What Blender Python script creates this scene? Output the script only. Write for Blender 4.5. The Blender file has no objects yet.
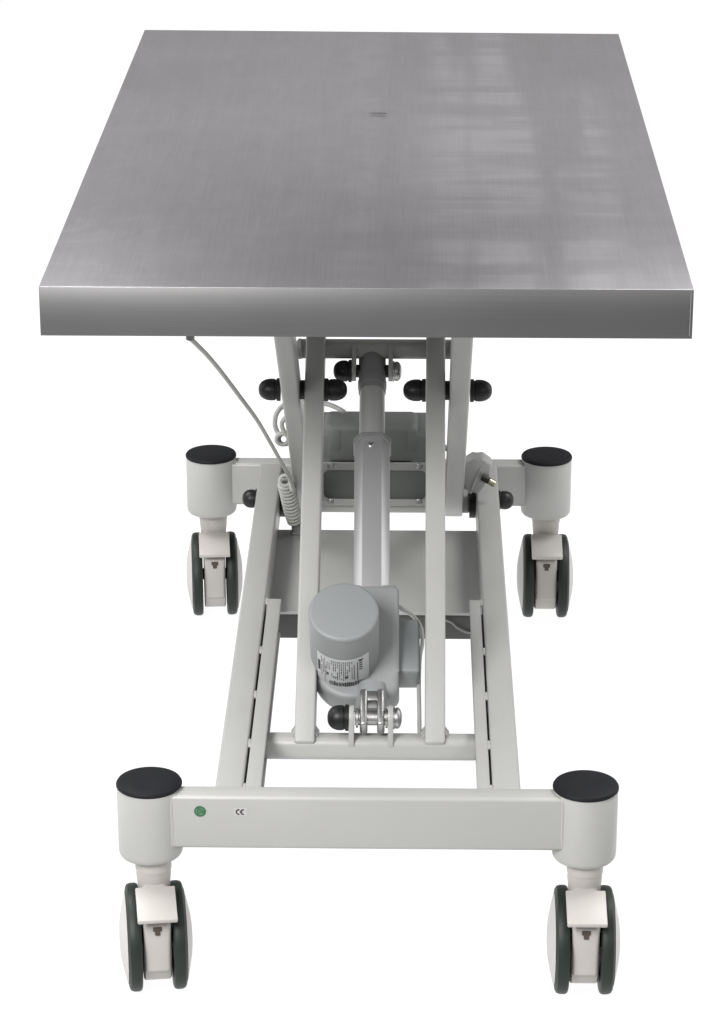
import bpy, bmesh, math, random
from mathutils import Vector, Matrix
random.seed(7)
S = bpy.context.scene
COL = S.collection
R = math.radians

# ------------------------------------------------------------------ camera
cam_data = bpy.data.cameras.new("camera")
cam = bpy.data.objects.new("camera", cam_data)
COL.objects.link(cam)
S.camera = cam
PITCH, YAW, ROLL = 0.3716, -0.0186, -0.0006
fw = Vector((math.sin(YAW)*math.cos(PITCH), math.cos(YAW)*math.cos(PITCH), -math.sin(PITCH)))
rt = Vector((math.cos(YAW), -math.sin(YAW), 0))
up = rt.cross(fw)
rt2 = math.cos(ROLL)*rt + math.sin(ROLL)*up
up2 = -math.sin(ROLL)*rt + math.cos(ROLL)*up
m = Matrix((rt2, up2, -fw)).transposed().to_4x4()
m.translation = Vector((0.0466, -2.5939, 1.4745))
cam.matrix_world = m
cam_data.sensor_fit = 'VERTICAL'
cam_data.sensor_height = 24.0
cam_data.lens = 2947.7/1024*24.0
cam_data.clip_start = 0.05
cam_data.clip_end = 200

# ------------------------------------------------------------------ world, lamps, exposure
W = bpy.data.worlds.new("World"); S.world = W; W.use_nodes = True
wn = W.node_tree.nodes; wl = W.node_tree.links
wn['Background'].inputs[0].default_value = (1.0, 0.985, 0.98, 1)
wn['Background'].inputs[1].default_value = 1.0
# a studio room: pale walls near the horizon, darker ceiling
_tc = wn.new('ShaderNodeTexCoord'); _sz = wn.new('ShaderNodeSeparateXYZ'); wl.new(_tc.outputs['Generated'], _sz.inputs[0])
_mr = wn.new('ShaderNodeMapRange'); _mr.interpolation_type = 'SMOOTHSTEP'
for _k, _v in (('From Min', 0.30), ('From Max', 0.65), ('To Min', 0.40), ('To Max', 0.14)): _mr.inputs[_k].default_value = _v
wl.new(_sz.outputs['Z'], _mr.inputs['Value'])
_sc = wn.new('ShaderNodeVectorMath'); _sc.operation = 'SCALE'; _sc.inputs[0].default_value = (1.0, 0.985, 0.98)
wl.new(_mr.outputs[0], _sc.inputs['Scale']); wl.new(_sc.outputs[0], wn['Background'].inputs[0])

def softbox(name, loc, target, size, power, color=(1, 1, 1), size_y=None):
    d = bpy.data.lights.new(name, 'AREA'); d.energy = power; d.color = color
    d.shape = 'RECTANGLE'; d.size = size; d.size_y = size_y or size
    o = bpy.data.objects.new(name, d); COL.objects.link(o)
    o.location = loc
    o.rotation_euler = (Vector(target)-Vector(loc)).to_track_quat('-Z', 'Y').to_euler()
    return o
softbox("softbox_key", (-0.90, -1.50, 1.58), (0, -0.1, 0.2), 0.8, 62, (1, 0.985, 0.98))
softbox("softbox_fill", (1.1, -1.6, 1.6), (0, 0, 0.2), 0.8, 13, (1, 0.985, 0.98))
softbox("softbox_left", (-1.45, 0.85, 2.7), (0, 0.5, 0.2), 1.3, 68, (1, 0.99, 0.99))
softbox("softbox_right", (1.45, 0.95, 2.7), (0, 0.5, 0.2), 1.3, 62, (1, 0.99, 0.99))
softbox("softbox_side_left", (-2.4, 0.9, 1.3), (0, 0.5, 0.3), 1.6, 13, (1, 0.99, 0.99))
softbox("softbox_side_right", (2.4, 1.0, 1.3), (0, 0.5, 0.3), 1.6, 16, (1, 0.99, 0.99))
softbox("softbox_overhead", (0.0, -0.3, 3.2), (0, 0.2, 0.2), 3.0, 22, (0.99, 0.99, 1.0))

S.view_settings.view_transform = 'Standard'
S.view_settings.look = 'None'
S.view_settings.exposure = 0.0
S.view_settings.gamma = 1.0
S.cycles.max_bounces = 8
S.cycles.use_denoising = True

# ------------------------------------------------------------------ materials
MATS = {}
def mat(name, col, rough=0.5, metal=0.0, spec=0.5, bump=0.0, bscale=300, vary=0.0, vscale=6, coat=0.0, rvary=0.0):
    m = bpy.data.materials.new(name); m.use_nodes = True
    nt = m.node_tree; N = nt.nodes; L = nt.links
    b = N['Principled BSDF']
    b.inputs['Base Color'].default_value = (*col, 1)
    b.inputs['Roughness'].default_value = rough
    b.inputs['Metallic'].default_value = metal
    b.inputs['Specular IOR Level'].default_value = spec
    b.inputs['Coat Weight'].default_value = coat
    tc = N.new('ShaderNodeTexCoord')
    if vary or rvary:
        n = N.new('ShaderNodeTexNoise'); n.inputs['Scale'].default_value = vscale
        n.inputs['Detail'].default_value = 5
        L.new(tc.outputs['Object'], n.inputs['Vector'])
        if vary:
            mr = N.new('ShaderNodeMapRange')
            mr.inputs['From Min'].default_value = .3; mr.inputs['From Max'].default_value = .7
            mr.inputs['To Min'].default_value = 1-vary; mr.inputs['To Max'].default_value = 1+vary
            L.new(n.outputs['Fac'], mr.inputs['Value'])
            mx = N.new('ShaderNodeVectorMath'); mx.operation = 'SCALE'
            mx.inputs[0].default_value = col
            L.new(mr.outputs[0], mx.inputs['Scale'])
            L.new(mx.outputs[0], b.inputs['Base Color'])
        if rvary:
            mr2 = N.new('ShaderNodeMapRange')
            mr2.inputs['From Min'].default_value = .3; mr2.inputs['From Max'].default_value = .7
            mr2.inputs['To Min'].default_value = rough-rvary; mr2.inputs['To Max'].default_value = rough+rvary
            L.new(n.outputs['Fac'], mr2.inputs['Value']); L.new(mr2.outputs[0], b.inputs['Roughness'])
    if bump:
        n2 = N.new('ShaderNodeTexNoise'); n2.inputs['Scale'].default_value = bscale
        n2.inputs['Detail'].default_value = 3
        L.new(tc.outputs['Object'], n2.inputs['Vector'])
        bp = N.new('ShaderNodeBump'); bp.inputs['Strength'].default_value = bump
        bp.inputs['Distance'].default_value = 0.001
        L.new(n2.outputs['Fac'], bp.inputs['Height']); L.new(bp.outputs[0], b.inputs['Normal'])
    MATS[name] = m
    return m

PAINT = mat('powder_coat', (0.343, 0.345, 0.334), 0.38, bump=0.12, bscale=260, vary=0.025, vscale=9, rvary=0.06)
CAP = mat('black_cap_plastic', (0.0065, 0.007, 0.009), 0.6, bump=0.3, bscale=900, spec=0.2, vary=.2, vscale=40)
BOLTCAP = mat('bolt_cap_plastic', (0.006, 0.0065, 0.007), 0.42, bump=0.05, spec=0.35)
TYRE = mat('tyre_rubber', (0.012, 0.018, 0.014), 0.5, bump=0.08, bscale=400, spec=0.3)
CASTER = mat('caster_nylon', (0.392, 0.374, 0.354), 0.42, bump=0.04, vary=0.02)
HUB = mat('hub_nylon', (0.44, 0.43, 0.42), 0.45, vary=0.02)
MOTOR = mat('motor_plastic', (0.222, 0.233, 0.235), 0.48, bump=0.12, bscale=700, vary=0.02)
MOTORD = mat('motor_plastic_dark', (0.21, 0.225, 0.225), 0.5, bump=0.1, bscale=600, vary=0.02)
BOX = mat('control_box_plastic', (0.145, 0.155, 0.148), 0.5, bump=0.1, bscale=500, vary=0.03)
DARKBOX = mat('undertray_dark_grey', (0.06, 0.062, 0.055), 0.5, bump=0.1, bscale=500)  # one even dark grey for the block below the tray
ALU = mat('anodised_aluminium', (0.46, 0.46, 0.465), 0.36, metal=0.6, vary=0.02)
RODM = mat('piston_grey', (0.40, 0.405, 0.40), 0.40, metal=0.25, vary=0.02)
RODEND = mat('rod_end_grey', (0.22, 0.23, 0.225), 0.45, metal=0.2, vary=0.03)
ZINC = mat('zinc_steel', (0.38, 0.38, 0.375), 0.36, metal=1.0, bump=0.1, bscale=500, rvary=0.08, vscale=80)
CORD = mat('cord_grey', (0.36, 0.37, 0.35), 0.45, vary=0.02)
PLUG = mat('plug_grey', (0.33, 0.335, 0.325), 0.45, vary=0.03)
BRASS = mat('pin_metal', (0.36, 0.34, 0.26), 0.3, metal=1.0)
RECESS = mat('recess_brown', (0.055, 0.040, 0.028), 0.6)
LABELW = mat('label_paper', (0.47, 0.48, 0.48), 0.5)
INK = mat('label_ink', (0.03, 0.03, 0.035), 0.6)
GREEN = mat('sticker_green', (0.028, 0.10, 0.045), 0.5)
GREENL = mat('sticker_light_green', (0.09, 0.23, 0.12), 0.5)
CEBACK = mat('sticker_clear', (0.40, 0.40, 0.39), 0.3)

def steel_material():
    """brushed stainless sheet: fine streaks both ways, cloudy wipe marks, stains, and pale reflections painted in at right"""
    m = bpy.data.materials.new('brushed_steel'); m.use_nodes = True
    nt = m.node_tree; N = nt.nodes; L = nt.links; b = N['Principled BSDF']
    b.inputs['Metallic'].default_value = 1.0
    tc = N.new('ShaderNodeTexCoord')
    def noise(scale, detail=3, loc=(0, 0, 0), rough=.5, dist=0.0):
        mp = N.new('ShaderNodeMapping'); mp.inputs['Scale'].default_value = scale
        mp.inputs['Location'].default_value = loc
        L.new(tc.outputs['Object'], mp.inputs['Vector'])
        n = N.new('ShaderNodeTexNoise'); n.inputs['Scale'].default_value = 1
        n.inputs['Detail'].default_value = detail; n.inputs['Roughness'].default_value = rough
        n.inputs['Distortion'].default_value = dist
        L.new(mp.outputs[0], n.inputs['Vector'])
        return n.outputs['Fac']
    def rng(v, a, b_, c, d, smooth=False):
        r = N.new('ShaderNodeMapRange')
        if smooth: r.interpolation_type = 'SMOOTHSTEP'
        for k, x in zip(('From Min', 'From Max', 'To Min', 'To Max'), (a, b_, c, d)):
            r.inputs[k].default_value = x
        L.new(v, r.inputs['Value']); return r.outputs[0]
    def op(kind, a, c):
        r = N.new('ShaderNodeMath'); r.operation = kind
        for i, x in enumerate((a, c)):
            if isinstance(x, (int, float)): r.inputs[i].default_value = x
            else: L.new(x, r.inputs[i])
        return r.outputs[0]
    fineY = noise((620, 7, 9), 2)                       # brushing along the length
    fineX = noise((9, 300, 12), 2, (3, 1, 0))           # cross weave
    bandX = noise((15, 1.0, 1), 2, (1.3, 0, 0), dist=.15)   # long columns, also shaping the painted reflections
    bandY = noise((2.6, 12, 1), 4, (0, 5.1, 0), .6, .25)    # cross bands
    rows = noise((1.4, 34, 1), 2, (2, 1.7, 0))
    cloud = noise((5.5, 3.4, 3), 6, (7, 2, 0), .6)
    smear = noise((9, 12, 5), 7, (2, 9, 4), .7, 1.6)
    wipe = noise((70, 4, 1), 3, (4, 0, 0), .6, .3)
    blot = noise((30, 17, 5), 5, (1, 3, 0), .65, .8)
    sx = N.new('ShaderNodeSeparateXYZ'); L.new(tc.outputs['Object'], sx.inputs[0])
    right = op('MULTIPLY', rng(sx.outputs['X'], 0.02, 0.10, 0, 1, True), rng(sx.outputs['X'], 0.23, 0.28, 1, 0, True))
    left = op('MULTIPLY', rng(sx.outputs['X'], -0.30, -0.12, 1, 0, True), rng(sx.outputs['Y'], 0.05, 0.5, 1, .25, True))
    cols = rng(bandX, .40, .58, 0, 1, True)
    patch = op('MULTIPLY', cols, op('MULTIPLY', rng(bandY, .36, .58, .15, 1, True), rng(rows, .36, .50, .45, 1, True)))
    patch = op('MULTIPLY', patch, right)  # pale patches at right: reflections painted into the steel colour
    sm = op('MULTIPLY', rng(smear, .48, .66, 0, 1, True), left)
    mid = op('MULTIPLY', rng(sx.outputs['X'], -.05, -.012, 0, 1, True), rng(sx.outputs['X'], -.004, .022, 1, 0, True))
    v = op('ADD', rng(fineY, .3, .7, -.026, .026), rng(fineX, .3, .7, -.012, .012))
    for q, g_ in ((bandX, .010), (bandY, .010), (cloud, .022), (wipe, .014), (blot, .026)):
        v = op('ADD', v, rng(q, .3, .7, -g_, g_))
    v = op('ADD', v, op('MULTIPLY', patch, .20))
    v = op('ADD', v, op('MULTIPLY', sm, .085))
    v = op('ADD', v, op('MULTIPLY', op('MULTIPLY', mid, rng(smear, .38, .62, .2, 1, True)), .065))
    base = op('MULTIPLY', op('ADD', v, .655), .915)
    cm = N.new('ShaderNodeCombineXYZ')
    L.new(op('MULTIPLY', base, 1.0), cm.inputs[0]); L.new(op('MULTIPLY', base, .98), cm.inputs[1]); L.new(op('MULTIPLY', base, 1.02), cm.inputs[2])
    L.new(cm.outputs[0], b.inputs['Base Color'])
    ro = rng(cloud, .3, .7, .300, .315)
    L.new(ro, b.inputs['Roughness'])
    bp = N.new('ShaderNodeBump'); bp.inputs['Strength'].default_value = .12; bp.inputs['Distance'].default_value = .0004
    L.new(op('ADD', fineY, fineX), bp.inputs['Height'])
    L.new(bp.outputs[0], b.inputs['Normal'])
    return m
STEEL = steel_material()

def edge_steel():  # same sheet as the top, base darkened to stand for dimmer reflections
    m = mat('brushed_steel_edge', (.40, .40, .392), .50, metal=1.0)
    nt = m.node_tree; N = nt.nodes; L = nt.links; b = N['Principled BSDF']
    tc = N.new('ShaderNodeTexCoord'); mp = N.new('ShaderNodeMapping')
    mp.inputs['Scale'].default_value = (4, 4, 1100); L.new(tc.outputs['Object'], mp.inputs['Vector'])
    n = N.new('ShaderNodeTexNoise'); n.inputs['Scale'].default_value = 1; L.new(mp.outputs[0], n.inputs['Vector'])
    n2 = N.new('ShaderNodeTexNoise'); n2.inputs['Scale'].default_value = 5; n2.inputs['Detail'].default_value = 4
    L.new(tc.outputs['Object'], n2.inputs['Vector'])
    ad = N.new('ShaderNodeMath'); ad.operation = 'ADD'; L.new(n.outputs['Fac'], ad.inputs[0]); L.new(n2.outputs['Fac'], ad.inputs[1])
    r = N.new('ShaderNodeMapRange'); r.inputs['From Min'].default_value = .6; r.inputs['From Max'].default_value = 1.4
    r.inputs['To Min'].default_value = .185; r.inputs['To Max'].default_value = .235
    L.new(ad.outputs[0], r.inputs['Value'])
    cm = N.new('ShaderNodeCombineXYZ')
    for k in range(3): L.new(r.outputs[0], cm.inputs[k])
    L.new(cm.outputs[0], b.inputs['Base Color'])
    return m
EDGE = edge_steel()

# ------------------------------------------------------------------ mesh helpers
def sharp(bm, ang=33):
    a = R(ang)
    for f in bm.faces: f.smooth = True
    for e in bm.edges:
        if len(e.link_faces) == 2:
            e.smooth = e.calc_face_angle(0) < a
        else:
            e.smooth = False

class Part:
    def __init__(s): s.bm = bmesh.new()
    def merge(s, b, mi=0):
        for f in b.faces: f.material_index = mi
        bmesh.ops.recalc_face_normals(b, faces=b.faces[:])
        me = bpy.data.meshes.new('tmp'); b.to_mesh(me); b.free()
        s.bm.from_mesh(me); bpy.data.meshes.remove(me); return s
    def box(s, x0, x1, y0, y1, z0, z1, bev=0.0, seg=3, mi=0, M=None):
        b = bmesh.new(); bmesh.ops.create_cube(b, size=1)
        for v in b.verts:
            v.co = Vector(((x0+x1)/2+v.co.x*(x1-x0), (y0+y1)/2+v.co.y*(y1-y0), (z0+z1)/2+v.co.z*(z1-z0)))
        if bev: bmesh.ops.bevel(b, geom=b.edges[:], offset=bev, segments=seg, profile=.5, affect='EDGES')
        if M is not None: bmesh.ops.transform(b, matrix=M, verts=b.verts[:])
        return s.merge(b, mi)
    def lathe(s, prof, origin, axis, seg=48, mi=0):
        """prof: list of (radius, height) from bottom to top; axis: direction of height"""
        b = bmesh.new(); ax = Vector(axis).normalized()
        q = Vector((0, 0, 1)).rotation_difference(ax).to_matrix()
        o = Vector(origin); rings = []
        for r, h in prof:
            if r < 1e-6: rings.append([b.verts.new(o+q@Vector((0, 0, h)))])
            else: rings.append([b.verts.new(o+q@Vector((r*math.cos(2*math.pi*k/seg), r*math.sin(2*math.pi*k/seg), h))) for k in range(seg)])
        for A, B in zip(rings, rings[1:]):
            for k in range(seg):
                k2 = (k+1) % seg
                if len(A) == 1 and len(B) == 1: continue
                if len(A) == 1: b.faces.new((A[0], B[k2], B[k]))
                elif len(B) == 1: b.faces.new((A[k], A[k2], B[0]))
                else: b.faces.new((A[k], A[k2], B[k2], B[k]))
        if len(rings[0]) > 1 and prof[0] != prof[-1]: b.faces.new(rings[0][::-1])
        if len(rings[-1]) > 1 and prof[0] != prof[-1]: b.faces.new(rings[-1])
        if prof[0] == prof[-1]: bmesh.ops.remove_doubles(b, verts=b.verts[:], dist=1e-6)
        return s.merge(b, mi)
    def prism(s, pts, depth, M, bev=0.0, mi=0, seg=2):
        """pts in local xy, extruded 0..depth in local z, then transformed by M"""
        b = bmesh.new()
        A = [b.verts.new((x, y, 0)) for x, y in pts]; B = [b.verts.new((x, y, depth)) for x, y in pts]
        b.faces.new(A[::-1]); b.faces.new(B)
        n = len(pts)
        for k in range(n): b.faces.new((A[k], A[(k+1) % n], B[(k+1) % n], B[k]))
        if bev: bmesh.ops.bevel(b, geom=b.edges[:], offset=bev, segments=seg, profile=.5, affect='EDGES')
        bmesh.ops.transform(b, matrix=M, verts=b.verts[:])
        return s.merge(b, mi)
    def tube(s, pts, r, seg=12, smooth=8, mi=0, closed=False):
        P = catmull([Vector(p) for p in pts], smooth)
        b = bmesh.new(); rings = []
        t0 = (P[1]-P[0]).normalized(); nrm = t0.orthogonal().normalized()
        for i, p in enumerate(P):
            t = (P[min(i+1, len(P)-1)]-P[max(i-1, 0)]).normalized()
            nrm = (nrm-t*nrm.dot(t)).normalized(); bi = t.cross(nrm)
            rings.append([b.verts.new(p+r*(math.cos(2*math.pi*k/seg)*nrm+math.sin(2*math.pi*k/seg)*bi)) for k in range(seg)])
        for A, B in zip(rings, rings[1:]):
            for k in range(seg): b.faces.new((A[k], A[(k+1) % seg], B[(k+1) % seg], B[k]))
        b.faces.new(rings[0][::-1]); b.faces.new(rings[-1])
        return s.merge(b, mi)
    def blob(s, c, rad, mi=0):
        b = bmesh.new(); bmesh.ops.create_icosphere(b, subdivisions=2, radius=1)
        for v in b.verts:
            v.co = Vector((c[0]+v.co.x*rad[0]*(1+random.uniform(-.12, .12)), c[1]+v.co.y*rad[1]*(1+random.uniform(-.12, .12)), c[2]+v.co.z*rad[2]))
        return s.merge(b, mi)
    def done(s, name, mats, parent=None, label=None, ang=33):
        sharp(s.bm, ang)
        me = bpy.data.meshes.new(name); s.bm.to_mesh(me); s.bm.free()
        for mm in (mats if isinstance(mats, (list, tuple)) else [mats]): me.materials.append(mm)
        o = bpy.data.objects.new(name, me); COL.objects.link(o)
        if parent is not None: o.parent = parent
        if label: o['label'] = label
        return o

def catmull(P, n):
    if n <= 1 or len(P) < 3: return P
    out = []
    Q = [P[0]*2-P[1]]+P+[P[-1]*2-P[-2]]
    for i in range(1, len(Q)-2):
        a, b, c, d = Q[i-1], Q[i], Q[i+1], Q[i+2]
        for k in range(n):
            t = k/n
            out.append(.5*((2*b)+(c-a)*t+(2*a-5*b+4*c-d)*t*t+(3*b-a-3*c+d)*t**3))
    out.append(P[-1]); return out

def frame(origin, xa, ya):
    xa = Vector(xa).normalized(); ya = Vector(ya).normalized(); za = xa.cross(ya)
    M = Matrix((xa, ya, za)).transposed().to_4x4(); M.translation = Vector(origin); return M

# ------------------------------------------------------------------ the floor (plain white, glow added to keep it shadowless)
fm = bpy.data.materials.new('glowing_white_floor'); fm.use_nodes = True
b = fm.node_tree.nodes['Principled BSDF']
b.inputs['Base Color'].default_value = (.12, .12, .12, 1); b.inputs['Roughness'].default_value = .6
b.inputs['Specular IOR Level'].default_value = .1
b.inputs['Emission Color'].default_value = (1, 1, 1, 1); b.inputs['Emission Strength'].default_value = 0.95
P = Part(); P.box(-6, 6, -0.40, 14, -0.05, 0.0)
fl = P.done('floor', fm); fl['kind'] = 'structure'; fl['label'] = 'plain white studio floor with added glow'
gm = mat('studio_grey', (.20, .20, .20), .8)
P = Part(); P.box(-30, 30, -30, 30, -0.12, -0.07)
g = P.done('ground', gm); g['kind'] = 'structure'

# ------------------------------------------------------------------ the table
ROOT = bpy.data.objects.new('lift_table', None); COL.objects.link(ROOT)
ROOT['label'] = 'height-adjustable table with brushed steel top, white scissor frame and four locking casters'
ROOT['category'] = 'table'
XO = 0.0025

# ---- tabletop: a folded steel sheet
H, T, Lg, HW = 0.6840, 0.0475, 1.1125, 0.3008
P = Part()
bb = bmesh.new(); bmesh.ops.create_cube(bb, size=1)
for v in bb.verts:
    x, y, z = v.co
    top = z > 0
    zz = H if top else H-T
    if y > 0: zz += 0.0016 if x < 0 else -0.0016
    v.co = Vector((x*2*HW, 0 if y < 0 else Lg, zz))
es = [e for e in bb.edges]
bmesh.ops.bevel(bb, geom=es, offset=0.0006, segments=2, profile=.5, affect='EDGES')
P.merge(bb)
P.bm.normal_update()
for f in P.bm.faces: f.material_index = 0 if f.normal.z > .8 else 1
top = P.done('tabletop', [STEEL, EDGE], ROOT)
# the pressed slot in the middle of the sheet
sl = Part()
Mt = frame((0.0018, 0.673, H+0.0004), (1, 0, 0), (0, 1, 0))
pts = []
for k in range(24):
    a = 2*math.pi*k/24; pts.append((0.0100*math.cos(a), 0.0015*math.sin(a)))
sl.prism(pts, 0.0010, Mt)
sl.done('centre_slot', mat('slot_dark', (.10, .095, .095), .5, metal=.6), top)
# folded seam at the front right corner
P = Part(); P.box(HW-.0030, HW-.0022, -.0006, .0004, H-T+.003, H-.003)
P.done('corner_seam', RODEND, top)

# ---- base: corner posts, caps, beams, rails
YF, YR, HX, PR = -0.0684, 0.8405, 0.2084, 0.0310
ZB0, ZB1 = 0.1525, 0.2079
posts = {}
for nm, sx, yy in (('fl', -1, YF), ('fr', 1, YF), ('rl', -1, YR), ('rr', 1, YR)):
    x = sx*HX+XO-(.0015 if yy > .5 else 0)
    P = Part()
    P.lathe([(0.0, .1365), (.0262, .1365), (.0292, .1375), (.0305, .1395), (PR, .1425), (PR, .2085), (.0303, .2098), (0, .2098)], (x, yy, 0), (0, 0, 1), 64)
    # weld seam towards the beam
    si = -sx
    dy = 0.006 if yy > .5 else -0.006
    P.tube([(x+si*.0302, yy+dy-.0125, .158), (x+si*.0312, yy+dy-.0130, .185), (x+si*.0302, yy+dy-.0125, .2065)], .0022, 8, 5)
    po = P.done('corner_post', PAINT, ROOT)
    c = Part(); c.lathe([(0, .2092), (.0308, .2092), (.0316, .2100), (.0316, .2115), (.0305, .2133), (.0280, .2141), (.018, .2146), (0, .2148)], (x, yy, 0), (0, 0, 1), 64)
    c.done('end_cap', CAP, po)
    posts[nm] = (x, yy)

def weld_line(P, p0, p1, r=.002, n=14):
    p0, p1 = Vector(p0), Vector(p1)
    for k in range(n):
        t = (k+.5)/n; q = p0.lerp(p1, t)
        P.blob(q, (r*1.2 if abs((p1-p0).x) > abs((p1-p0).z) else r, r, r))

P = Part(); P.box(-HX+XO+.0185, HX+XO-.0185, -.0905, -.0660, ZB0, ZB1, .0035)
for s_ in (-1, 1):
    xw = s_*(HX-.0222)+XO
    P.tube([(xw, -.0890, ZB0+.003), (xw-s_*.0006, -.0893, .178), (xw, -.0888, ZB1-.002), (xw+s_*.001, -.084, ZB1-.0005)], .0019, 10, 6)
beam = P.done('cross_beam', PAINT, ROOT)
# gusset flares where the beam meets the posts
P = Part(); P.box(-HX+XO+.018, HX+XO-.018, .8250, .8500, ZB0-.0025, ZB1-.0030, .0035)
P.done('cross_beam', PAINT, ROOT)

def skew(P):                     # the base frame sits very slightly turned under the top
    for v in P.bm.verts: v.co.x += .0028-.0022*v.co.y
    return P
for sgn in (-1, 1):
    def bx(P, a, b_, *r): P.box(min(sgn*a, sgn*b_), max(sgn*a, sgn*b_), *r); return P
    P = Part(); bx(P, .1462, .1194, -.0662, .8252, .1565, .2060, .0026)
    skew(P).done('side_rail', PAINT, ROOT)
    # guide channel on the inner side
    ci = .1022 if sgn < 0 else .1050
    P = Part()
    bx(P, .1172, ci, -.0662, .400, .2005, .2045, .0012)
    bx(P, .1172, ci+.0015, -.0662, .400, .1600, .1640, .0012)
    bx(P, .1172, ci+.0060, -.0660, .3985, .1638, .2008)
    bx(P, .1193, .1173, -.0655, .398, .170, .188)
    ch = skew(P).done('guide_channel', PAINT, ROOT)
    for yw in (-.062, .036, .15, .262, .394):
        w = Part(); w.blob((sgn*.1183, yw, .2026), (.0028, .0080, .0024)); w.blob((sgn*.1181, yw+.005, .2028), (.0022, .005, .0024))
        skew(w).done('weld', PAINT, ch)

# ---- scissor arms
def arm(name, p0, p1, x0, x1, thick, label=None):
    """rectangular tube between p0 and p1 (y, z), spanning x0..x1"""
    a = Vector((0, p0[0], p0[1])); c = Vector((0, p1[0], p1[1])); d = (c-a); ln = d.length; d.normalize()
    n = Vector((1, 0, 0)).cross(d)
    M = frame(((x0+x1)/2, a.y, a.z), (1, 0, 0), d)
    P = Part(); P.box(-(x1-x0)/2, (x1-x0)/2, 0, ln, -thick/2, thick/2, .0024, 3, 0, M)
    return P, M, ln
PZ, PY = 0.4408, 0.4212
sI = .263/.34; sO = -.263/.345
def yz_in(y): return (y, .18+sI*(y-.08))
def yz_out(y): return (y, .18+sO*(y-.765))
# inner arms, bottom front to top rear
for x0, x1 in ((-.0728, -.0522), (.0576, .0782)):
    P, M, ln = arm('arm', yz_in(.0765), yz_in(.645), x0, x1, .036)
    # mitred foot with weld collar
    for sx, xe in ((-1, x0), (1, x1)):
        P.prism([(0, 0), (sx*.0042, 0), (0, .0060)], .018, Matrix(((1, 0, 0, xe), (0, 0, 1, .076), (0, 1, 0, .1905), (0, 0, 0, 1))), .0006)
    P.done('scissor_arm', PAINT, ROOT)
# outer arms, bottom rear to top front
for x0, x1 in ((-.0972, -.0785), (.0830, .1042)):
    P, M, ln = arm('arm', yz_out(.770), yz_out(.190), x0, x1, .036)
    P.done('scissor_arm', PAINT, ROOT)
# cross tubes
def cross_tube(x0, x1, y, z, w, h, bev):
    P = Part(); P.box(x0, x1, y-w/2, y+w/2, z-h/2, z+h/2, bev, 4)
    return P
P = cross_tube(-.1060, .1140, .080, .1795, .024, .024, .0075)
for s_ in (-1, 1): P.lathe([(0, 0), (.0095, 0), (.0095, .0120), (0, .0120)], (XO+s_*.0975, .08, .1795), (s_, 0, 0), 24)
front_tube = P.done('cross_tube', PAINT, ROOT)
P = cross_tube(-.0830, .0885, .470, .4715, .020, .0185, .0045)
# weld shoulders at both ends and lower gusset
for s_, xe in ((-1, -.083), (1, .0885)):
    P.blob((xe-s_*.003, .466, .4725), (.006, .010, .012))
up_tube = P.done('cross_tube', PAINT, ROOT)
P = cross_tube(-.1090, .1130, .765, .1800, .022, .024, .003); P.done('cross_tube', PAINT, ROOT)
# upper carrier under the tabletop
for s_ in (-1, 1):
    P = Part(); xx = s_*.0915+XO
    P.box(xx-.014, xx+.014, .12, .98, .6125, .6376, .002); P.done('top_rail', PAINT, ROOT)

# ---- pivots: black domed bolt caps
def dome(P, x, y, z, d, r, ln, flange=True, mi=0):
    pr = [(0, 0), (r*1.07, 0), (r*1.07, ln*.15), (r*1.02, ln*.17), (r*.93, ln*.18), (r*.93, ln*.23), (r*1.0, ln*.25), (r*1.02, ln*.42)]
    for k in range(1, 8):
        a = k/7*math.pi/2; pr.append((r*1.02*math.cos(a)**.8 if k < 7 else 0, ln*.42+ln*.58*math.sin(a)))
    P.lathe(pr, (x, y, z), (d, 0, 0), 32, mi)
for s_ in (-1, 1):
    xo1 = -.0997 if s_ < 0 else .1052
    xi1 = -.0520 if s_ < 0 else .0574
    P = Part(); dome(P, xo1, PY, PZ, s_, .0117, .0238); P.done('pivot_cap', BOLTCAP, ROOT)
    P = Part(); dome(P, xi1, PY, PZ, -s_, .0117, .0246); P.done('pivot_cap', BOLTCAP, ROOT)
    P = Part(); P.lathe([(0, 0), (.0105, 0), (.0105, .0054), (0, .0054)], ((-.0784 if s_ < 0 else .0783), PY, PZ), (1, 0, 0), 24)
    P.done('pivot_spacer', BOLTCAP, ROOT)
    # rear lower pivots through the rails
    xr = s_*.1460+.0012
    P = Part(); dome(P, xr, .757, .1850, s_, .0112, .0192); P.done('pivot_cap', BOLTCAP, ROOT)
    xa = -.1178 if s_ < 0 else .1125
    P = Part(); P.lathe([(0, 0), (.0165, 0), (.0165, .0075), (0, .0075)], (xa, .757, .1790), (1, 0, 0), 24)
    P.done('pivot_spacer', BOLTCAP, ROOT)

# ---- linear actuator
B = Vector((.0037, .08, .2112)); TP = Vector((-.0010, .455, .4510))
ax = (TP-B).normalized(); xx = Vector((1, 0, 0)); xx = (xx-ax*xx.dot(ax)).normalized(); nn = xx.cross(ax)
LEN = (TP-B).length
def AM(x, a, n): # local frame: x, along the actuator, outwards normal
    M = Matrix((xx, ax, nn)).transposed().to_4x4(); M.translation = B+xx*x+ax*a+nn*n; return M
A0 = AM(0, 0, 0)
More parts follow.
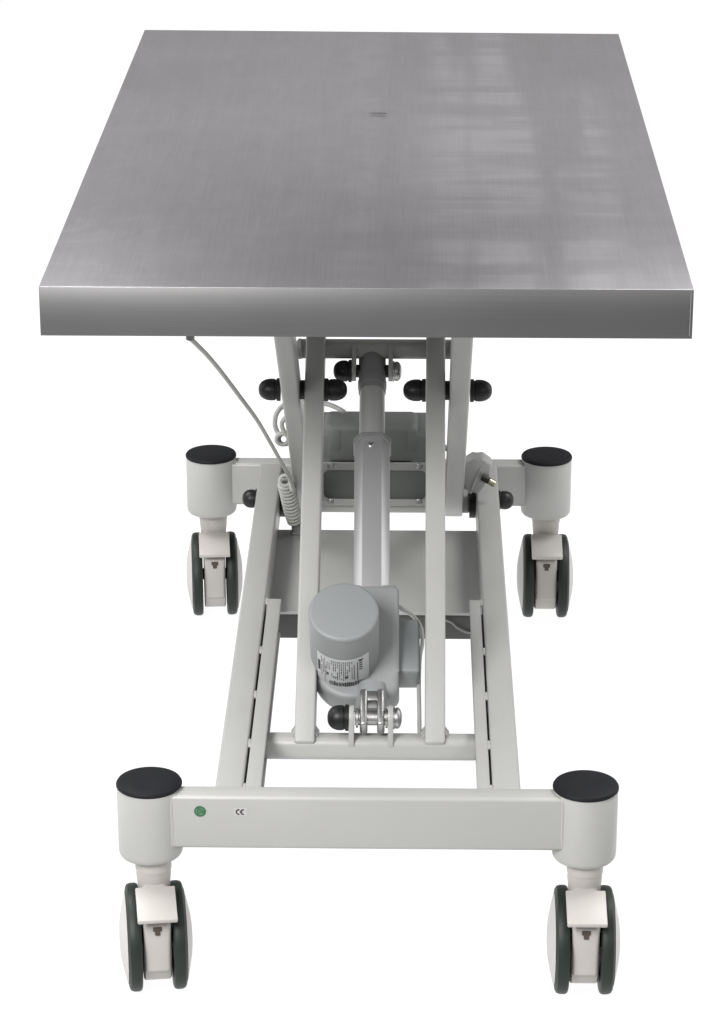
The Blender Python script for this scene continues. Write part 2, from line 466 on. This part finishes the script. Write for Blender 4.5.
# outer aluminium tube, eight sided
def octa(w, h, cx, cz): return [(-w+cx, -h), (w-cx, -h), (w, -h+cz), (w, h-cz), (w-cx, h), (-w+cx, h), (-w, h-cz), (-w, -h+cz)]
def along(a, n=0, x=0): # prism frame: local xy = x,n ; extrude along axis
    M = Matrix((xx, -nn, ax)).transposed().to_4x4()
    M.translation = B+xx*x+ax*a+nn*n; return M
P = Part(); P.prism(octa(.0186, .0200, .0085, .0095), .202, along(.135, 0, .0003), .0006)
act = P.done('actuator_tube', ALU, ROOT)
P = Part(); P.prism(octa(.0200, .0215, .0088, .0100), .0085, along(.3370, 0, .0003), .0012)
P.prism(octa(.0165, .0180, .0075, .0085), .0030, along(.3447, 0, .0003), .0010)
P.done('tube_collar', RODEND, act)
P = Part(); P.lathe([(0, 0), (.0034, 0), (.0034, .0012), (.0022, .0022), (0, .0020)], A0@Vector((-.001, .3285, .0199)), nn, 20)
P.done('screw', ZINC, act)
P = Part(); P.lathe([(0, .33), (.0137, .33), (.0137, .4200), (0, .4200)], B, ax, 40); P.done('piston_rod', RODM, act)
P = Part()
P.lathe([(0, .4150), (.0148, .4150), (.0150, .4210), (.0156, .4215), (.0156, .4290), (.0148, .4300), (.0148, .4660), (.0120, .4700), (0, .4700)], B, ax, 36)
P.done('rod_end', RODEND, act)

# motor housing
P = Part()
def cyl_local(P, x, a, n0, n1, r, top_round=.004, mi=0, seg=56, bottom_round=.012):
    pr = [(0, n0), (r-bottom_round, n0)]
    for k in range(1, 7):
        t = k/6*math.pi/2; pr.append((r-bottom_round+bottom_round*math.sin(t), n0+bottom_round-bottom_round*math.cos(t)))
    for k in range(0, 6):
        t = k/5*math.pi/2; pr.append((r-top_round+top_round*math.cos(t), n1-top_round+top_round*math.sin(t)))
    pr.append((0, n1))
    P.lathe(pr, A0@Vector((x, a, 0)), nn, seg, mi)
cyl_local(P, -.0268, .0790, -.040, .0740, .0350, .0032)
P.prism([(.0380, -.0460), (.0380, -.0150), (.0600, -.0060), (.1150, .0180), (.1400, .0220), (.1520, .0180), (.1520, -.0300), (.1400, -.0460)], .0634, frame(B-xx*.0350, ax, nn), .0075, seg=4)
cyl_local(P, -.0190, .0700, -.052, -.010, .0400, .006, bottom_round=.020)
P.lathe([(0, .0220), (.0135, .0220), (.0165, .0270), (.0170, .0480), (0, .0480)], B+nn*(-.020), ax, 36)
motor = P.done('motor_housing', MOTOR, act, ang=40)
# shallow seam ring on the top lid
P = Part(); P.lathe([(.0331, .0700), (.03535, .0700), (.03535, .0706), (.0331, .0706), (.0331, .0700)], A0@Vector((-.0268, .0790, 0)), nn, 56)
P.done('lid_seam', MOTORD, act)
# side gear cover
P = Part(); P.box(.0240, .0495, .0630, .1280, -.045, -.012, .0035, 3, 0, A0)
P.done('gear_cover', MOTORD, act)
# rating plate wrapped round the motor
P = Part()
rr_ = .03515
def lab(phi, h, lift=0):
    r = rr_+lift
    return A0@Vector((-.0268+r*math.sin(phi), .0790-r*math.cos(phi), h))
def patch(P, p0, p1, h0, h1, lift, mi=0, n=1, th=.00015):
    b = bmesh.new(); g = []
    for k in range(n+1):
        ph = p0+(p1-p0)*k/n
        g.append((b.verts.new(lab(ph, h0, lift)), b.verts.new(lab(ph, h1, lift)), b.verts.new(lab(ph, h1, lift-th)), b.verts.new(lab(ph, h0, lift-th))))
    for q, w in zip(g, g[1:]):
        for i in range(4): b.faces.new((q[i], w[i], w[(i+1) % 4], q[(i+1) % 4]))
    b.faces.new(g[0]); b.faces.new(g[-1][::-1])
    P.merge(b, mi)
LP0, LP1, LH0, LH1 = R(-50), R(44), -.0150, .0385
patch(P, LP0, LP1, LH0, LH1, .0003, 0, 24)
def U(u): return LP0+(LP1-LP0)*u
def V(v): return LH0+(LH1-LH0)*v
def ink(u0, u1, v0, v1): patch(P, U(u0), U(u1), V(v0), V(v1), .00045, 1, 2, .0001)
rnd = random.Random(3)
# upright columns of small print
for u in (.10, .135, .19, .30, .335, .37, .405, .44, .475, .51, .545, .58, .615, .66):
    v = .93
    while v > .36:
        ln_ = rnd.uniform(.03, .09)
        if rnd.random() < .78: ink(u, u+.013, v-ln_, v)
        v -= ln_+.022
for v in (.62, .68, .74, .80):           # table of ratings
    ink(.20, .285, v, v+.012)
ink(.70, .712, .30, .80); ink(.76, .775, .26, .86)      # ruled lines
ink(.17, .176, .1, .95)
ink(.02, .075, .42, .74)                 # dark logo block
for k in range(5): ink(.80, .86, .58+k*.07, .615+k*.07)
ink(.78, .88, .90, .93)
ink(.21, .25, .40, .48); ink(.54, .60, .38, .44); ink(.30, .42, .385, .40)
u = .26
while u < .86:                            # bottom barcode and serial
    w_ = rnd.choice((.008, .013, .02, .028)); ink(u, min(u+w_, .87), .08+rnd.uniform(0, .03), .25-rnd.uniform(0, .04)); u += w_+rnd.uniform(.006, .013)
P.done('rating_plate', [LABELW, INK], act)

# lower clevis and bolt
P = Part()
for x0, x1 in ((-.0112, -.0034), (.0060, .0136)):
    P.box(x0, x1, -.0130, .0300, -.0120, .0085, .003, 3, 0, A0)
P.lathe([(0, -.016), (.0075, -.016), (.0075, .0195), (0, .0195)], B, (1, 0, 0), 24)
P.box(-.0112, .0136, .0170, .0290, -.010, .006, .002, 2, 0, A0)
P.lathe([(0, .0145), (.0100, .0145), (.0100, .0168), (0, .0168)], B, (1, 0, 0), 24)
for x in (-.0150, ): P.lathe([(0, x), (.0100, x), (.0100, x+.0022), (0, x+.0022)], B, (1, 0, 0), 24)
P.done('clevis', ZINC, act)
P = Part(); dome(P, B.x-.0222, B.y, B.z, -1, .0125, .0215); P.done('pivot_cap', BOLTCAP, act)
P = Part(); dome(P, B.x+.0225, B.y, B.z, 1, .0105, .0085); P.done('bolt_head', ZINC, act)
# lugs on the front cross tube
def lug(P, x, c, r, base_y, base_z, t=.0052):
    """rounded lug plate in the y-z plane around centre c, reaching to base"""
    pts = []
    d = Vector((base_y-c[0], base_z-c[1])); d.normalize(); pv = Vector((-d.y, d.x))
    for k in range(13):
        a = math.pi*k/12
        q = Vector(c)+(-d*math.sin(a)+pv*math.cos(a))*r
        pts.append((q.x, q.y))
    e = Vector((base_y, base_z)); pts += [tuple(e-pv*r), tuple(e+pv*r)]
    M = Matrix(((0, 0, 1, x-t/2), (1, 0, 0, 0), (0, 1, 0, 0), (0, 0, 0, 1)))
    P.prism(pts, t, M, .0006)
for x in (B.x-.0195, B.x+.0198):
    P = Part(); lug(P, x, (B.y, B.z), .0125, .0790, .186)
    P.blob((x, .0690, .1860), (.0038, .0016, .0030)); P.done('lug', PAINT, front_tube)
for x in (-.0210, .0190):
    P = Part(); lug(P, x, (TP.y+.001, TP.z), .0115, .470, .474, .0048)
    P.blob((x, .4600, .4755), (.0042, .0025, .0038)); P.done('lug', PAINT, up_tube)
P = Part(); dome(P, -.0235, TP.y, TP.z, -1, .0115, .0200); P.done('pivot_cap', BOLTCAP, act)
P = Part(); dome(P, .0216, TP.y, TP.z, 1, .0105, .0095); P.done('bolt_head', ZINC, act)
P = Part(); P.lathe([(0, -.022), (.0070, -.022), (.0070, .0215), (0, .0215)], (0, TP.y, TP.z), (1, 0, 0), 20); P.done('bolt_shank', BOLTCAP, act)

# ---- control box on its bracket between the outer arms
P = Part()
P.box(-.0740, .0800, .7450, .8180, .2020, .2790, .010, 4)
# sloping lid and side shoulders
Mx = frame((0, .7495, 0), (1, 0, 0), (0, 0, 1))
P.box(-.0640, .0500, .7440, .8000, .2200, .2860, .009, 4)
for x in (-.0560, .0360):
    P.box(x, x+.0125, .7424, .7600, .2520, .2800, .0025, 2)
P.box(-.0700, .0760, .7440, .7600, .1850, .2440, .004, 2)
ctrl = P.done('control_box', BOX, ROOT)
# bracket plate with a window
def plate_with_window(P, x0, x1, z0, z1, wx0, wx1, wz0, wz1, y0, y1, rc=.007):
    P.box(x0, x1, y0, y1, wz1, z1, .0006, 1); P.box(x0, x1, y0, y1, z0, wz0, .0006, 1)
    P.box(x0, wx0, y0, y1, wz0+.00001, wz1-.00001); P.box(wx1, x1, y0, y1, wz0+.00001, wz1-.00001)
    for cx_, cz_, sx_, sz_ in ((wx0, wz0, 1, 1), (wx1, wz0, -1, 1), (wx0, wz1, 1, -1), (wx1, wz1, -1, -1)):
        pts = [(cx_, cz_)]
        for k in range(7):
            a = math.pi/2*k/6
            pts.append((cx_+sx_*(rc-rc*math.sin(a)), cz_+sz_*(rc-rc*math.cos(a))))
        M = Matrix(((1, 0, 0, 0), (0, 0, -1, y1), (0, 1, 0, 0), (0, 0, 0, 1)))
        P.prism(pts, y1-y0, M)
P = Part(); plate_with_window(P, -.0780, .0835, .1850, .2400, -.0640, .0600, .1925, .2300, .7370, .7398)
P.box(-.0780, .0835, .7398, .7560, .1832, .1850)
br = P.done('box_bracket', PAINT, ROOT)
for x in (-.0555, .0510):
    for z in (.2358, .1902):
        s = Part(); s.lathe([(0, 0), (.0040, 0), (.0037, .0016), (.0020, .0024), (0, .0022)], (x, .7370, z), (0, -1, 0), 20)
        s.done('screw', ZINC, br)
        if z > .2:
            s = Part(); s.lathe([(0, 0), (.0026, 0), (.0022, .0013), (0, .0016)], (x+.0065, .7370, z), (0, -1, 0), 16); s.done('screw', ZINC, br)

# ---- tray between the rails
P = Part()
P.box(-.1205, .1225, .4620, .7130, .1585, .1625, .0012)
P.box(-.1172, .1200, .7105, .7135, .150, .1584)
P.done('tray', PAINT, ROOT)
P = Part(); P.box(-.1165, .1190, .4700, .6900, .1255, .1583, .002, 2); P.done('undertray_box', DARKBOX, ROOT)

# ---- cords
pts = [(-.1670, .098, .6376), (-.1695, .100, .615), (-.1706, .1, .6038), (-.1665, .12, .5903), (-.1591, .16, .5659), (-.1495, .23, .5238), (-.1367, .31, .4706), (-.1245, .4, .4134),
       (-.1150, .48, .3592), (-.1075, .55, .3121), (-.1014, .61, .2726), (-.0975, .635, .2500), (-.0960, .645, .2375)]
P = Part(); P.tube(pts, .0023, 12, 8)
# coiled section: turns stacked along a leaning axis
a0, a1 = Vector((-.1060, .655, .2445)), Vector((-.0975, .692, .1800))
d = (a1-a0).normalized(); e1 = Vector((1, 0, 0)); e1 = (e1-d*e1.dot(d)).normalized(); e2 = d.cross(e1)
hel = []
turns = 12; ns = turns*16
for k in range(ns+1):
    t = k/ns; a = 2*math.pi*turns*t+.3; rr = .0080-.0016*max(0, t-.75)*4
    hel.append(a0.lerp(a1, t)+rr*(math.cos(a)*e1+math.sin(a)*e2))
P.tube(hel, .0026, 10, 1)
rg = []
vd = Vector((.05, -.93, .37)).normalized(); u1 = Vector((1, 0, 0)); u1 = (u1-vd*u1.dot(vd)).normalized(); u2 = vd.cross(u1)
for k in range(25):
    a = 2*math.pi*k/24*1.0; rg.append(Vector((-.1065, .6480, .2500))+.0062*(math.cos(a)*u1+math.sin(a)*u2)-vd*.002*k/24)
P.tube(rg, .0024, 10, 1)
P.tube([hel[-1], (-.0960, .696, .174), (-.0942, .702, .168), (-.0930, .708, .1625)], .0021, 10, 6)
P.tube([(-.0960, .645, .2375), (-.0985, .643, .2400), (-.1003, .6455, .2470), rg[0]], .0021, 10, 6)
cord = P.done('handset_cord', CORD, ROOT, ang=60)
P = Part(); P.lathe([(0, 0), (.0042, 0), (.0042, .008), (.0030, .010), (0, .010)], (-.1704, .1, .6015), (.05, -.1, 1), 20)
P.lathe([(0, 0), (.0052, 0), (.0052, .003), (0, .003)], (-.1702, .0995, .6085), (.05, -.1, 1), 20)
P.done('strain_relief', RODEND, cord)
P = Part(); P.lathe([(0, 0), (.0078, 0), (.0078, .003), (.0060, .004), (.0056, .020), (0, .020)], (-.0955, .700, .1626), (-.06, -.12, 1), 24); P.done('cord_gland', RODEND, cord)
# white cable loops behind the left arms
P = Part()
P.tube([(-.0400, .765, .2950), (-.0436, .76, .2990), (-.0574, .78, .2985), (-.0763, .8, .2950), (-.0946, .8, .2978), (-.1117, .8, .2925), (-.1223, .79, .2843), (-.1249, .79, .2701), (-.1223, .79, .2600)], .0030, 12, 8)
P.tube([(-.0800, .79, .3000), (-.0938, .78, .2940), (-.1080, .78, .2850), (-.1160, .78, .2740), (-.1110, .78, .2600), (-.1000, .78, .2530), (-.0880, .785, .2480)], .0028, 12, 8)
h2 = []
for k in range(3*18+1):
    a = 2*math.pi*k/18+1.2; t = k/54
    h2.append(Vector((-.1165+.0070*math.cos(a)+.004*t, .785+.012*t, .2520+.0070*math.sin(a)-.004*t)))
P.tube([(-.1223, .79, .2600), (-.1210, .788, .2590), h2[0]], .0026, 10, 4)
P.tube(h2, .0026, 10, 1)
P.tube([h2[-1], (-.106, .80, .244), (-.092, .79, .240), (-.078, .77, .235)], .0026, 10, 6)
P.done('looped_cable', CORD, ROOT, ang=60)
# motor lead
P = Part(); P.tube([(.0120, .200, .2660), (.0263, .22, .2723), (.0366, .23, .2636), (.0460, .25, .2482), (.0535, .25, .2357), (.0550, .23, .2275), (.0525, .2, .2235), (.0515, .16, .2140), (.0520, .12, .2020), (.0525, .095, .1860)], .0022, 12, 8)
P.done('motor_lead', CORD, ROOT, ang=60)
P = Part(); P.tube([(.0700, .455, .1585), (.0867, .4645, .1500), (.0959, .4650, .1420), (.1080, .466, .1360), (.1150, .475, .135)], .0014, 10, 8)
P.done('battery_lead', RODEND, ROOT, ang=60)

# ---- mains plug hanging over the right rail
Mp = Matrix(((1, 0, 0, 0), (0, 0, -1, .728), (0, 1, 0, 0), (0, 0, 0, 1)))
P = Part()
P.prism([(.1000, .2280), (.1030, .2535), (.1160, .2550), (.1265, .2600), (.1390, .2505), (.1345, .2370), (.1290, .2240), (.1220, .2130), (.1080, .2175)], .026, Mp, .0032, seg=3)
P.tube([(.1080, .715, .224), (.1100, .711, .236), (.1140, .7095, .250)], .0040, 12, 6)
P.tube([(.1060, .72, .236), (.095, .735, .247), (.085, .76, .2500), (.070, .775, .255)], .0032, 12, 6)
P.tube([(.1125, .7015, .2150), (.1170, .7010, .2290), (.1230, .7020, .2430), (.1285, .704, .2520)], .0016, 8, 6)
plug = P.done('mains_plug', PLUG, ROOT, ang=50)
P = Part(); P.lathe([(0, 0), (.0042, 0), (.0042, .0100), (0, .0100)], (.1260, .6980, .2372), (.80, -.15, -.42), 20); P.done('pin_sleeve', BOLTCAP, plug)
P = Part(); P.lathe([(0, .0100), (.0040, .0100), (.0040, .0175), (.0030, .0190), (0, .0195)], (.1260, .6980, .2372), (.80, -.15, -.42), 20); P.done('plug_pin', BRASS, plug)

# ---- stickers on the front beam
Mf = Matrix(((1, 0, 0, 0), (0, 0, -1, -.0906), (0, 1, 0, 0), (0, 0, 0, 1)))
def disc(cx_, cz_, r, n=28): return [(cx_+r*math.cos(2*math.pi*k/n), cz_+r*math.sin(2*math.pi*k/n)) for k in range(n)]
def stroke(P, pts, w, d0, th, mi):
    """flat ribbon along 2d points on the beam's front face"""
    Mq = Matrix(((1, 0, 0, 0), (0, 0, -1, -.0905-d0), (0, 1, 0, 0), (0, 0, 0, 1)))
    for (xa, za), (xb, zb) in zip(pts, pts[1:]):
        dx, dz = xb-xa, zb-za; l = math.hypot(dx, dz) or 1; nx, nz = -dz/l*w/2, dx/l*w/2
        P.prism([(xa+nx, za+nz), (xb+nx, zb+nz), (xb-nx, zb-nz), (xa-nx, za-nz)], th, Mq, mi=mi)
gx, gz = -.1560, .1925
P = Part(); P.prism(disc(gx, gz, .0056), .0003, Mf, mi=0)
for k in range(3):                       # light arrows chasing round
    a0_ = R(100+k*120)
    pts = [(gx+.0036*math.cos(a0_-R(t)), gz+.0036*math.sin(a0_-R(t))) for t in range(0, 91, 18)]
    stroke(P, pts, .0009, .0004+k*.00003, .0002, 1)
stroke(P, [(gx-.0018, gz+.0012), (gx+.0018, gz+.0012)], .0008, .0006, .0002, 1)
stroke(P, [(gx-.0020, gz-.0005), (gx+.0020, gz-.0005)], .0008, .0006, .0002, 1)
stroke(P, [(gx-.0010, gz-.0020), (gx+.0005, gz-.0028), (gx+.0015, gz-.0014)], .0008, .0007, .0002, 1)
P.done('green_sticker', [GREEN, GREENL], beam)
P = Part()
cx_, cz_ = -.1183, .1922
P.box(cx_-.0058, cx_+.0070, -.09075, -.09048, cz_-.0042, cz_+.0042, 0)
def arc(cx_, cz_, r): return [(cx_+r*math.cos(R(t)), cz_+r*math.sin(R(t))) for t in range(75, 286, 15)]
stroke(P, arc(cx_-.0008, cz_, .0024), .0012, .0003, .0003, 1)
stroke(P, arc(cx_+.0034, cz_, .0024), .0012, .0003, .0003, 1)
stroke(P, [(cx_+.0008, cz_), (cx_+.0026, cz_)], .0008, .00034, .0003, 1)
P.done('ce_sticker', [CEBACK, INK], beam)
# little hole in the front left post
P = Part(); P.lathe([(0, 0), (.0011, 0), (.0011, .0006), (0, .0006)], (-.1795, -.0835, .1555), (.6, -.8, 0), 12); P.done('vent_hole', RECESS, beam)

# ---- casters
WR = .0525
def caster_mesh():
    """parts in a local frame: swivel axis at the origin, wheels forward at -y"""
    oy = -.0065
    out = {}
    # housing
    P = Part()
    P.lathe([(0, .095), (.0150, .095), (.0160, .110), (.0168, .118), (.0168, .124), (.0175, .1245), (.0175, .1372), (0, .1372)], (0, 0, 0), (0, 0, 1), 36)
    P.lathe([(0, -.0132), (.0405, -.0132), (.0420, -.0120), (.0420, .0120), (.0405, .0132), (0, .0132)], (0, oy, WR), (1, 0, 0), 56)
    P.box(-.0130, .0130, -.0500, -.0150, .0360, .0900, .004, 3)
    P.box(-.0125, .0125, -.0300, .0160, .0700, .1130, .006, 3)
    out['housing'] = (P, CASTER)
    P = Part()
    # pedal: sloping tread plate with a turned-down front lip
    Mpd = Matrix.Translation((0, 0, 0)) @ Matrix.Rotation(R(19), 4, 'X')
    P.box(-.0190, .0190, -.0225, .0225, -.0024, .0024, .0012, 2, 0, Matrix.Translation((0, -.0420, .1055)) @ Matrix.Rotation(R(17), 4, 'X'))
    P.box(-.0125, .0125, -.0340, -.0020, .0840, .1080, .003, 3)
    out['pedal'] = (P, CASTER)
    P = Part(); P.box(-.0042, .0042, -.0512, -.0495, .0815, .0860, .0006, 1); P.box(-.0024, .0024, -.0516, -.0500, .0775, .0822, .0004, 1)
    out['latch'] = (P, RECESS)
    P = Part(); P.lathe([(0, 0), (.0072, 0), (.0072, .0338), (0, .0338)], (-.0169, oy, WR), (1, 0, 0), 24)
    out['axle'] = (P, RECESS)
    for s_ in (-1, 1):
        P = Part()
        x0, x1 = .0150, .0282     # inner and outer side of the tyre
        pr = [(.0360, x0), (.0490, x0), (.0512, x0+.0008), (WR, x0+.0030), (WR, x1-.0055), (.0515, x1-.0022), (.0490, x1-.0006), (.0450, x1), (.0360, x1), (.0360, x0)]
        P.lathe(pr, (0, oy, WR), (s_, 0, 0), 72)
        out['tyre%d' % s_] = (P, TYRE)
        P = Part()
        pr = [(0, x0+.002), (.0362, x0+.002), (.0455, x1-.0030), (.0455, x1+.0004), (.0400, x1+.0022), (.0300, x1+.0058), (.0200, x1+.0088), (.0120, x1+.0098), (0, x1+.0102)]
        pr = [(0, x0+.002), (.0358, x0+.002), (.0358, x1+.0002), (.0452, x1+.0004), (.0425, x1+.0012), (.0300, x1+.0040), (.0200, x1+.0060), (.0120, x1+.0068), (0, x1+.0070)]
        P.lathe(pr, (0, oy, WR), (s_, 0, 0), 56)
        out['hub%d' % s_] = (P, HUB)
    return out
first = {}
for i, (nm, yaw) in enumerate((('fl', 8), ('fr', 0), ('rl', 5), ('rr', 0))):
    x, y = posts[nm]
    Mc = Matrix.Translation((x+(.0025 if i == 0 else .001), y+(-.0065 if i < 2 else .004), 0)) @ Matrix.Rotation(R(yaw), 4, 'Z')
    if i == 0:
        d = caster_mesh()
        P, mm = d.pop('housing'); h = P.done('caster', mm, ROOT); first['h'] = h
        kids = []
        for k, (P, mm) in d.items():
            kids.append(P.done(k.rstrip('-1'), mm, h))
        first['k'] = kids
    else:
        h = first['h'].copy(); COL.objects.link(h); h.parent = ROOT
        for k in first['k']:
            c = k.copy(); COL.objects.link(c); c.parent = h
    h.matrix_local = Mc
